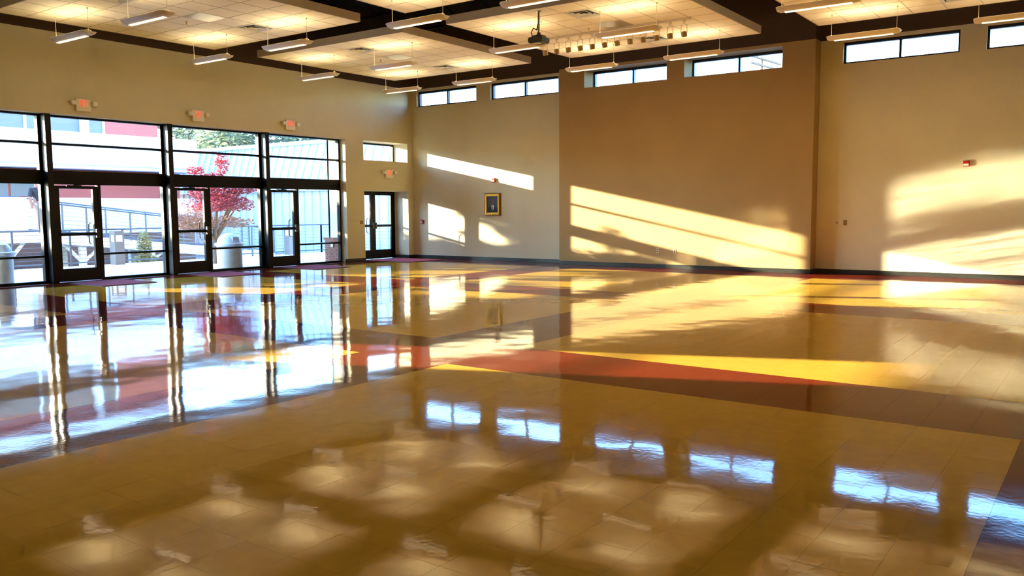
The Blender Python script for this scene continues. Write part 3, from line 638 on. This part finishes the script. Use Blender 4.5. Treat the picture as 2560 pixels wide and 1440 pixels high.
# ramp with its own railings, white fascia and timber legs
rp = thing('access_ramp', 'white sided access ramp sloping down past the terrace railing', 'ramp', (-27.9, 14, -0.45))
def rz(y): return 0.92 if y < 12.6 else 0.92-0.115*(y-12.6)
for xa, xb, nm in ((-28.7, -27.1, 'deck'),):
    MB().extrude([(xa, 8.0, rz(8)-0.06), (xa, 12.6, rz(12.6)-0.06), (xa, 21.5, rz(21.5)-0.06), (xa, 21.5, rz(21.5)), (xa, 12.6, rz(12.6)), (xa, 8.0, rz(8))], (xb-xa, 0, 0)).build(nm, 'concrete', rp)
for xa in (-27.14, -28.72):
    MB().extrude([(xa, 8.0, rz(8)-0.30), (xa, 12.6, rz(12.6)-0.30), (xa, 21.5, rz(21.5)-0.30), (xa, 21.5, rz(21.5)+0.03), (xa, 12.6, rz(12.6)+0.03), (xa, 8.0, rz(8)+0.03)], (0.06, 0, 0)).build('fascia', 'b_white', rp)
for y in (9.2, 11.6, 14.0, 16.4):
    for xa in (-27.3, -28.55):
        MB().box(xa-0.09, xa+0.09, y-0.09, y+0.09, -0.45, rz(y)-0.06).build('leg', 'timber_white', rp)
    MB().tube((-27.3, y, -0.1), (-27.3, y+0.75, rz(y+0.75)-0.12), 0.06, 4).build('brace', 'timber_white', rp); MB().tube((-27.3, y, -0.1), (-27.3, y-0.75, rz(y-0.75)-0.12), 0.06, 4).build('brace', 'timber_white', rp)
MB().box(-27.1, -27.02, 8.0, 12.25, 0.95, 2.0).build('landing_panel', 'b_white', rp, bevel=0.03, label='white solid panel at the upper landing')
railing('ramp_railing', 'dark sloping handrail on the terrace side of the ramp', [(-27.1, 12.6, rz(12.6)), (-27.1, 21.5, rz(21.5))], 0.95, 6, parent=rp)
railing('ramp_railing', 'dark sloping handrail on the far side of the ramp', [(-28.65, 9.0, rz(9)+0.02), (-28.65, 12.6, rz(12.6)+0.02), (-28.65, 21.5, rz(21.5)+0.02)], 1.1, 6, parent=rp)

# ------------------------------------------------------------------ outside: buildings
B = thing('campus_building', 'two-storey red and white building with deep white fascia across the courtyard', 'building', (-36, 19, -0.45))
bx = -36.0
MB().box(-48, bx, 14.2, 23.2, -0.45, 3.3).build('lower_wall', 'b_red', B); MB().box(-48, bx-0.6, 14.2, 23.2, 3.3, 7.6).build('upper_wall', 'b_red', B)
MB().box(-48.3, bx+0.9, 13.9, 23.6, 3.52, 4.85).build('fascia', 'b_white', B); MB().box(-48.3, bx+1.05, 13.85, 23.7, 3.34, 3.42).build('gutter', 'b_bluewhite', B); MB().box(-48.3, bx+0.7, 13.95, 23.5, 3.42, 3.52).build('soffit', 'b_bluewhite', B)
for ya, yb in ((14.4, 16.6), (16.72, 18.9), (19.25, 19.9)):
    w = MB().box(bx-0.62, bx-0.55, ya, yb, 4.6, 6.9).build('window', 'b_glass', B)
    MB().box(bx-0.55, bx-0.5, yb, yb+0.1, 4.6, 6.9).build('mullion', 'b_white', w)
MB().box(bx-0.58, bx-0.35, 18.92, 19.22, 4.6, 7.4).build('pilaster', 'b_white', B)
for ya, yb in ((14.4, 15.6), (15.7, 16.9)): MB().box(bx-0.02, bx+0.05, ya, yb, 2.2, 3.28).build('window', 'b_glass', B)
MB().box(-48.2, bx+0.4, 14, 23.4, 7.6, 7.9).build('roof', 'b_white', B)
pw = thing('parapet_wall', 'long pale wall behind the ramp with a brown brick lower half standing in for the shade under the ramp', 'wall', (-31.2, 17, -0.45))
MB().box(-31.4, -31.0, 12.8, 20.6, 0.75, 2.0).build('white_panel', 'b_bluewhite', pw); MB().box(-31.45, -30.95, 12.75, 20.65, 2.0, 2.07).build('cap', 'b_white', pw); MB().box(-31.38, -31.02, 12.8, 20.6, -0.45, 0.75).build('shaded_brick_base', 'brick_shadow', pw)  # brown brick base carries the dark shade under the ramp deck in its colour
M2 = thing('metal_building', 'long pale blue building clad in standing seam metal panels', 'building', (-31, 27, -0.45))
YB2 = 26.0; ZE = 2.45; ZR = 4.66; YR2 = 26.45
MB().box(-41.6, -17.5, YB2+0.05, YR2+2.5, -0.45, ZE).build('shell', 'metal_panel', M2)
pwid = 0.53; n2 = int((41.6-17.5)/pwid)
wp = MB().box(0.02, pwid-0.02, -0.02, 0.04, -0.45, ZE).box(-0.02, 0.02, -0.06, 0.04, -0.45, ZE, 1).mesh('wall_panel', ['metal_panel', 'metal_seam'])
rpn = MB()
sl = Vector((0, YR2-YB2+0.3, ZR-ZE)); up = Vector((0, -(ZR-ZE), YR2-YB2+0.3)).normalized()
a0 = Vector((0, -0.3, 0))
def slab(m, xa, xb, t0, t1, mi):
    p = [Vector((xa, 0, 0))+a0+up*t0, Vector((xb, 0, 0))+a0+up*t0, Vector((xb, 0, 0))+a0+up*t1, Vector((xa, 0, 0))+a0+up*t1]; m.extrude(p, sl, mi)
slab(rpn, 0.02, pwid-0.02, -0.03, 0.0, 0); slab(rpn, -0.02, 0.02, -0.03, 0.06, 1); rme = rpn.mesh('roof_panel', ['metal_panel', 'metal_seam'])
for k in range(n2):
    x = -41.6+k*pwid; put(wp, 'wall_panel', (x, YB2, 0), M2); put(rme, 'roof_panel', (x, YB2, ZE), M2)
MB().box(-41.8, -17.3, YR2-0.15, YR2+0.25, ZR-0.05, ZR+0.12).build('ridge_cap', 'metal_panel', M2)
MB().extrude([(-41.6, YR2+0.05, ZR), (-41.6, YR2+3.0, ZE), (-41.6, YB2-0.2, ZE)], (24.1, 0, 0)).build('roof_core', 'metal_panel', M2)

# ------------------------------------------------------------------ outside: plants, car, person
def leaf_cloud(blobs, n, size, seed, flat=0.35):
    rn = random.Random(seed); b = MB(); tot = sum(w for *_, w in blobs)
    for (c, r, w) in blobs:
        for _ in range(int(n*w/tot)):
            while True:
                d = Vector((rn.uniform(-1, 1), rn.uniform(-1, 1), rn.uniform(-1, 1)))
                if d.length < 1: break
            p = Vector(c)+Vector((d.x*r[0], d.y*r[1], d.z*r[2])); s = size*rn.uniform(0.6, 1.3)
            a = rn.uniform(0, 6.28); t = Vector((math.cos(a), math.sin(a), rn.uniform(-flat, flat))).normalized(); u = t.orthogonal().normalized(); u = (u+Vector((rn.uniform(-.5, .5),)*3)).normalized()
            b.poly([p-t*s, p-u*s*0.5, p+t*s, p+u*s*0.5+Vector((0, 0, 0.1*s))], [(0, 1, 2, 3)])
    return b
def tree(name, label, base, stems, blobsets, seed):
    e = thing(name, label, 'tree', base); t = MB()
    for p, q, r, r2 in stems: t.tube(p, q, r, 8, r2)
    t.build('trunk', 'bark', e, smooth=True)
    for i, (bl_, n, size, m) in enumerate(blobsets): leaf_cloud(bl_, n, size, seed+i).build('foliage', m, e, kind='stuff')
    return e
mx, my = -22.0, 15.3
rn = random.Random(3)
st = [((mx, my, -0.05), (mx, my, 0.75), 0.10, 0.085)]
red, rust = [], []
for k in range(11):
    a = k*2.4; R = 0.65+0.5*rn.random(); z = 1.1+1.35*rn.random()
    q = (mx+R*math.cos(a), my+R*math.sin(a), z); st.append(((mx, my, 0.7), q, 0.05, 0.015))
    (red if z > 1.45 else rust).append((q, (0.55, 0.55, 0.22), 1.0))
for zz, R in ((2.1, 0.75), (1.75, 0.95), (2.45, 0.45)): red.append(((mx, my, zz), (R, R, 0.25), 1.6))
red.append(((mx+0.05, my+0.30, 2.95), (0.22, 0.22, 0.36), 0.7)); st.append(((mx, my, 1.2), (mx+0.05, my+0.28, 3.1), 0.035, 0.008))
red.append(((mx-0.35, my-0.35, 2.75), (0.30, 0.26, 0.14), 0.4))
rust += [((mx, my, 1.25), (0.85, 0.85, 0.2), 1.5), ((mx-0.3, my-0.5, 1.05), (0.6, 0.5, 0.16), 0.9), ((mx+0.3, my+0.6, 1.2), (0.5, 0.5, 0.16), 0.7)]
tree('red_maple', 'small red maple with rusty lower leaves outside the middle storefront door', (mx, my, -0.05), st, [(red, 6500, 0.045, 'leaf_red'), (rust, 3000, 0.042, 'leaf_rust')], 11)
def big_tree(x, y, z0, hgt, rad, label, seed, m='leaf_green', n=5200):
    rn = random.Random(seed); bl_ = []; st = [((x, y, z0), (x, y, z0+hgt*0.55), 0.3, 0.18)]
    for k in range(16):
        a = rn.uniform(0, 6.28); R = rad*rn.uniform(0.2, 0.85); z = z0+hgt*rn.uniform(0.35, 0.95); q = (x+R*math.cos(a), y+R*math.sin(a), z)
        bl_.append((q, (rad*0.38, rad*0.38, hgt*0.13), 1)); st.append(((x, y, z0+hgt*0.4), q, 0.10, 0.03))
    tree('shade_tree', label, (x, y, z0), st, [(bl_, n, 0.22, m)], seed)
big_tree(-58, 39, -0.45, 11.0, 5.5, 'tall grey-green tree behind the left end of the metal roof', 21)
big_tree(-47.5, 36.5, -0.45, 9.5, 3.6, 'grey-green tree rising over the middle of the metal roof', 22)
big_tree(-47.0, 43.5, -0.45, 9.0, 2.2, 'small round tree top above the metal roof at the right bay', 23, n=2500)
big_tree(-52, 11.5, -0.45, 8.0, 3.0, 'thin olive tree beyond the white landing panel', 24, 'leaf_olive', 1500)
big_tree(-36.5, 11.0, -0.45, 6.2, 1.25, 'slim leafy tree left of the white building beyond the ramp', 25, 'leaf_olive', 900)
hd = thing('hedge', 'tall dense hedge out of view left of the white building, added to cut the low sun', 'hedge', (-40.0, 4.0, -0.45))  # unseen hedge, added and shaped to block the lowest sun rays
hs = MB()
for k in range(8): hs.tube((-40, -5+k*2.3, -0.45), (-40, -5+k*2.3, 3.5), 0.09, 6, 0.04)
hs.build('stem', 'bark', hd)
rn = random.Random(5); low, top = [], []
for k in range(26):
    y = -6.5+k*0.76; low.append(((-40+rn.uniform(-.4, .4), y, 2.0), (1.0, 0.7, 2.5), 1.0)); low.append(((-40+rn.uniform(-.4, .4), y, 4.25+0.4*rn.random()), (0.9, 0.6, 0.85), 0.9))
for k in range(15): top.append(((-40+rn.uniform(-.6, .6), -6.0+k*1.3+rn.uniform(-.4, .4), 5.7+1.2*rn.random()), (0.7, 0.75, 0.22), 1.0))
leaf_cloud(low, 13000, 0.22, 61).build('foliage', 'leaf_green', hd, kind='stuff'); leaf_cloud(top, 1500, 0.16, 62).build('sprigs', 'leaf_green', hd, kind='stuff')
sh = thing('potted_shrub', 'yellow-green shrub in a low planter behind the railing', 'shrub', (-25.6, 15.15, -0.45))
MB().lathe([(0.34, 0.0), (0.42, 0.34), (0.40, 0.35)], (-25.6, 15.15, -0.45), 18).build('planter', 'pot', sh, smooth=True); MB().tube((-25.6, 15.15, -0.12), (-25.6, 15.15, 0.5), 0.03, 6).build('stem', 'bark', sh)
leaf_cloud([((-25.6, 15.15, 0.45), (0.24, 0.24, 0.5), 1), ((-25.6, 15.15, 0.0), (0.42, 0.42, 0.16), 0.6)], 1400, 0.05, 31).build('foliage', 'leaf_olive', sh, kind='stuff')
for k, (x, y) in enumerate(((-29.8, 9.6), (-30.3, 11.0), (-30.8, 12.1))):
    e = thing('hedge_shrub', 'low olive shrub by the parked car, %s from the left' % ordn[k], 'shrub', (x, y, -0.45), 'shrubs below the ramp landing')
    MB().tube((x, y, -0.45), (x, y, 0.1), 0.03, 6).build('stem', 'bark', e); leaf_cloud([((x, y, 0.15), (0.6, 0.6, 0.5), 1)], 900, 0.07, 40+k).build('foliage', 'leaf_green', e, kind='stuff')
cr = thing('parked_car', 'dark parked car glimpsed under the ramp through the left window', 'car', (-33.5, 12.0, -0.45))
cy, cxm, zb = 13.2, -33.5, -0.45
prof = [(-2.1, 0.35), (2.1, 0.35), (2.15, 0.75), (1.1, 0.88), (0.45, 1.38), (-1.0, 1.40), (-1.75, 0.92), (-2.15, 0.85)]
MB().extrude([(cxm-0.85, cy+a, zb+z) for a, z in prof], (1.7, 0, 0)).build('body', 'car_dark', cr, bevel=0.05)
MB().extrude([(cxm+0.851, cy+a, zb+z) for a, z in [(0.95, 0.90), (0.40, 1.30), (-0.95, 1.32), (-1.5, 0.94)]], (0.006, 0, 0)).build('window', 'car_glass', cr)
for a in (-1.3, 1.3):
    for s in (-0.8, 0.65): MB().tube((cxm+s, cy+a, zb+0.32), (cxm+s+0.2, cy+a, zb+0.32), 0.32, 18).build('wheel', 'tyre', cr, smooth=True)
MB().box(cxm+0.84, cxm+0.86, cy-2.1, cy-1.85, zb+0.7, zb+0.82).build('tail_light', 'tail_red', cr)
# a person on the far landing
def skin_body(nm, verts, edges, radii, m, parent, root=0):
    me = bpy.data.meshes.new(nm); me.from_pydata(verts, edges, []); o = bpy.data.objects.new(nm, me); COL.objects.link(o); me.materials.append(MATS[m])
    sm = o.modifiers.new('skin', 'SKIN'); ss = o.modifiers.new('sub', 'SUBSURF'); ss.levels = 2; ss.render_levels = 2
    for i, r in enumerate(radii): me.skin_vertices[0].data[i].radius = r if isinstance(r, tuple) else (r, r)
    me.skin_vertices[0].data[root].use_root = True; par(o, parent); return o
px, py, pz0 = -28.0, 13.02, 0.90
pe = thing('person', 'person in a dark top and pale trousers standing on the ramp landing', 'person', (px, py, pz0))
V = [(0, 0, .92), (0, 0, 1.15), (0, 0, 1.38), (0, 0, 1.48), (0, 0, 1.60), (0, 0, 1.68), (0, .19, 1.36), (.03, .25, 1.10), (.10, .24, .86), (.12, .24, .76), (0, -.19, 1.36), (.03, -.25, 1.10), (.10, -.24, .86), (.12, -.24, .76), (0, .10, .88), (.02, .10, .48), (0, .10, .06), (.14, .11, .03), (0, -.10, .88), (.02, -.10, .48), (0, -.10, .06), (.14, -.11, .03)]
Ed = [(0, 1), (1, 2), (2, 3), (3, 4), (4, 5), (2, 6), (6, 7), (7, 8), (8, 9), (2, 10), (10, 11), (11, 12), (12, 13), (0, 14), (14, 15), (15, 16), (16, 17), (0, 18), (18, 19), (19, 20), (20, 21)]
Rd = [(.15, .11), (.14, .10), (.15, .10), .055, .095, .085, .07, .05, .04, .035, .07, .05, .04, .035, .085, .06, .045, .035, .085, .06, .045, .035]
skin_body('body', [(px+a, py+c, pz0+z) for a, c, z in V], Ed, Rd, 'skin', pe)
skin_body('shirt', [(px+a, py+c, pz0+z) for a, c, z in [(0, 0, .90), (0, 0, 1.15), (0, 0, 1.38), (0, 0, 1.44), (0, .19, 1.36), (.03, .25, 1.10), (0, -.19, 1.36), (.03, -.25, 1.10)]], [(0, 1), (1, 2), (2, 3), (2, 4), (4, 5), (2, 6), (6, 7)], [(.17, .13), (.16, .12), (.17, .12), .065, .085, .065, .085, .065], 'cloth_dark', pe)
skin_body('trousers', [(px+a, py+c, pz0+z) for a, c, z in [(0, 0, .92), (0, .10, .86), (.02, .10, .48), (0, .10, .08), (0, -.10, .86), (.02, -.10, .48), (0, -.10, .08)]], [(0, 1), (1, 2), (2, 3), (0, 4), (4, 5), (5, 6)], [(.165, .13), .105, .08, .065, .105, .08, .065], 'cloth_tan', pe)
MB().lathe([(0.102*math.cos(a*math.pi/16), 0.11*math.sin(a*math.pi/16)) for a in range(0, 8)] + [(0.01, 0.112)], (px-0.01, py, pz0+1.635), 16).build('hair', 'hair', pe, smooth=True)
# ------------------------------------------------------------------ outside: utility pole seen through a clerestory pane
up_ = thing('utility_pole', 'wooden utility pole with crossarms seen through the clerestory window', 'utility pole', (-21.25, 60, -0.45))
MB().tube((-21.25, 60, -0.45), (-21.25, 60, 12.2), 0.16, 10, 0.11).build('pole', 'bark', up_, smooth=True)
for z, w in ((12.05, 2.6), (11.6, 2.2)):
    a = MB().extrude([(-21.32, 60-w, z-0.06), (-21.18, 60-w, z-0.06), (-21.18, 60-w, z+0.06), (-21.32, 60-w, z+0.06)], (0.5, 2*w, 0)).build('crossarm', 'bark', up_)
    for k in (-0.9, -0.45, 0.45, 0.9):
        MB().lathe([(0.05, 0.0), (0.07, 0.06), (0.03, 0.16)], (-21.25+0.25*(1+k), 60+w*k, z+0.06), 8).build('insulator', 'steel_grey', a)
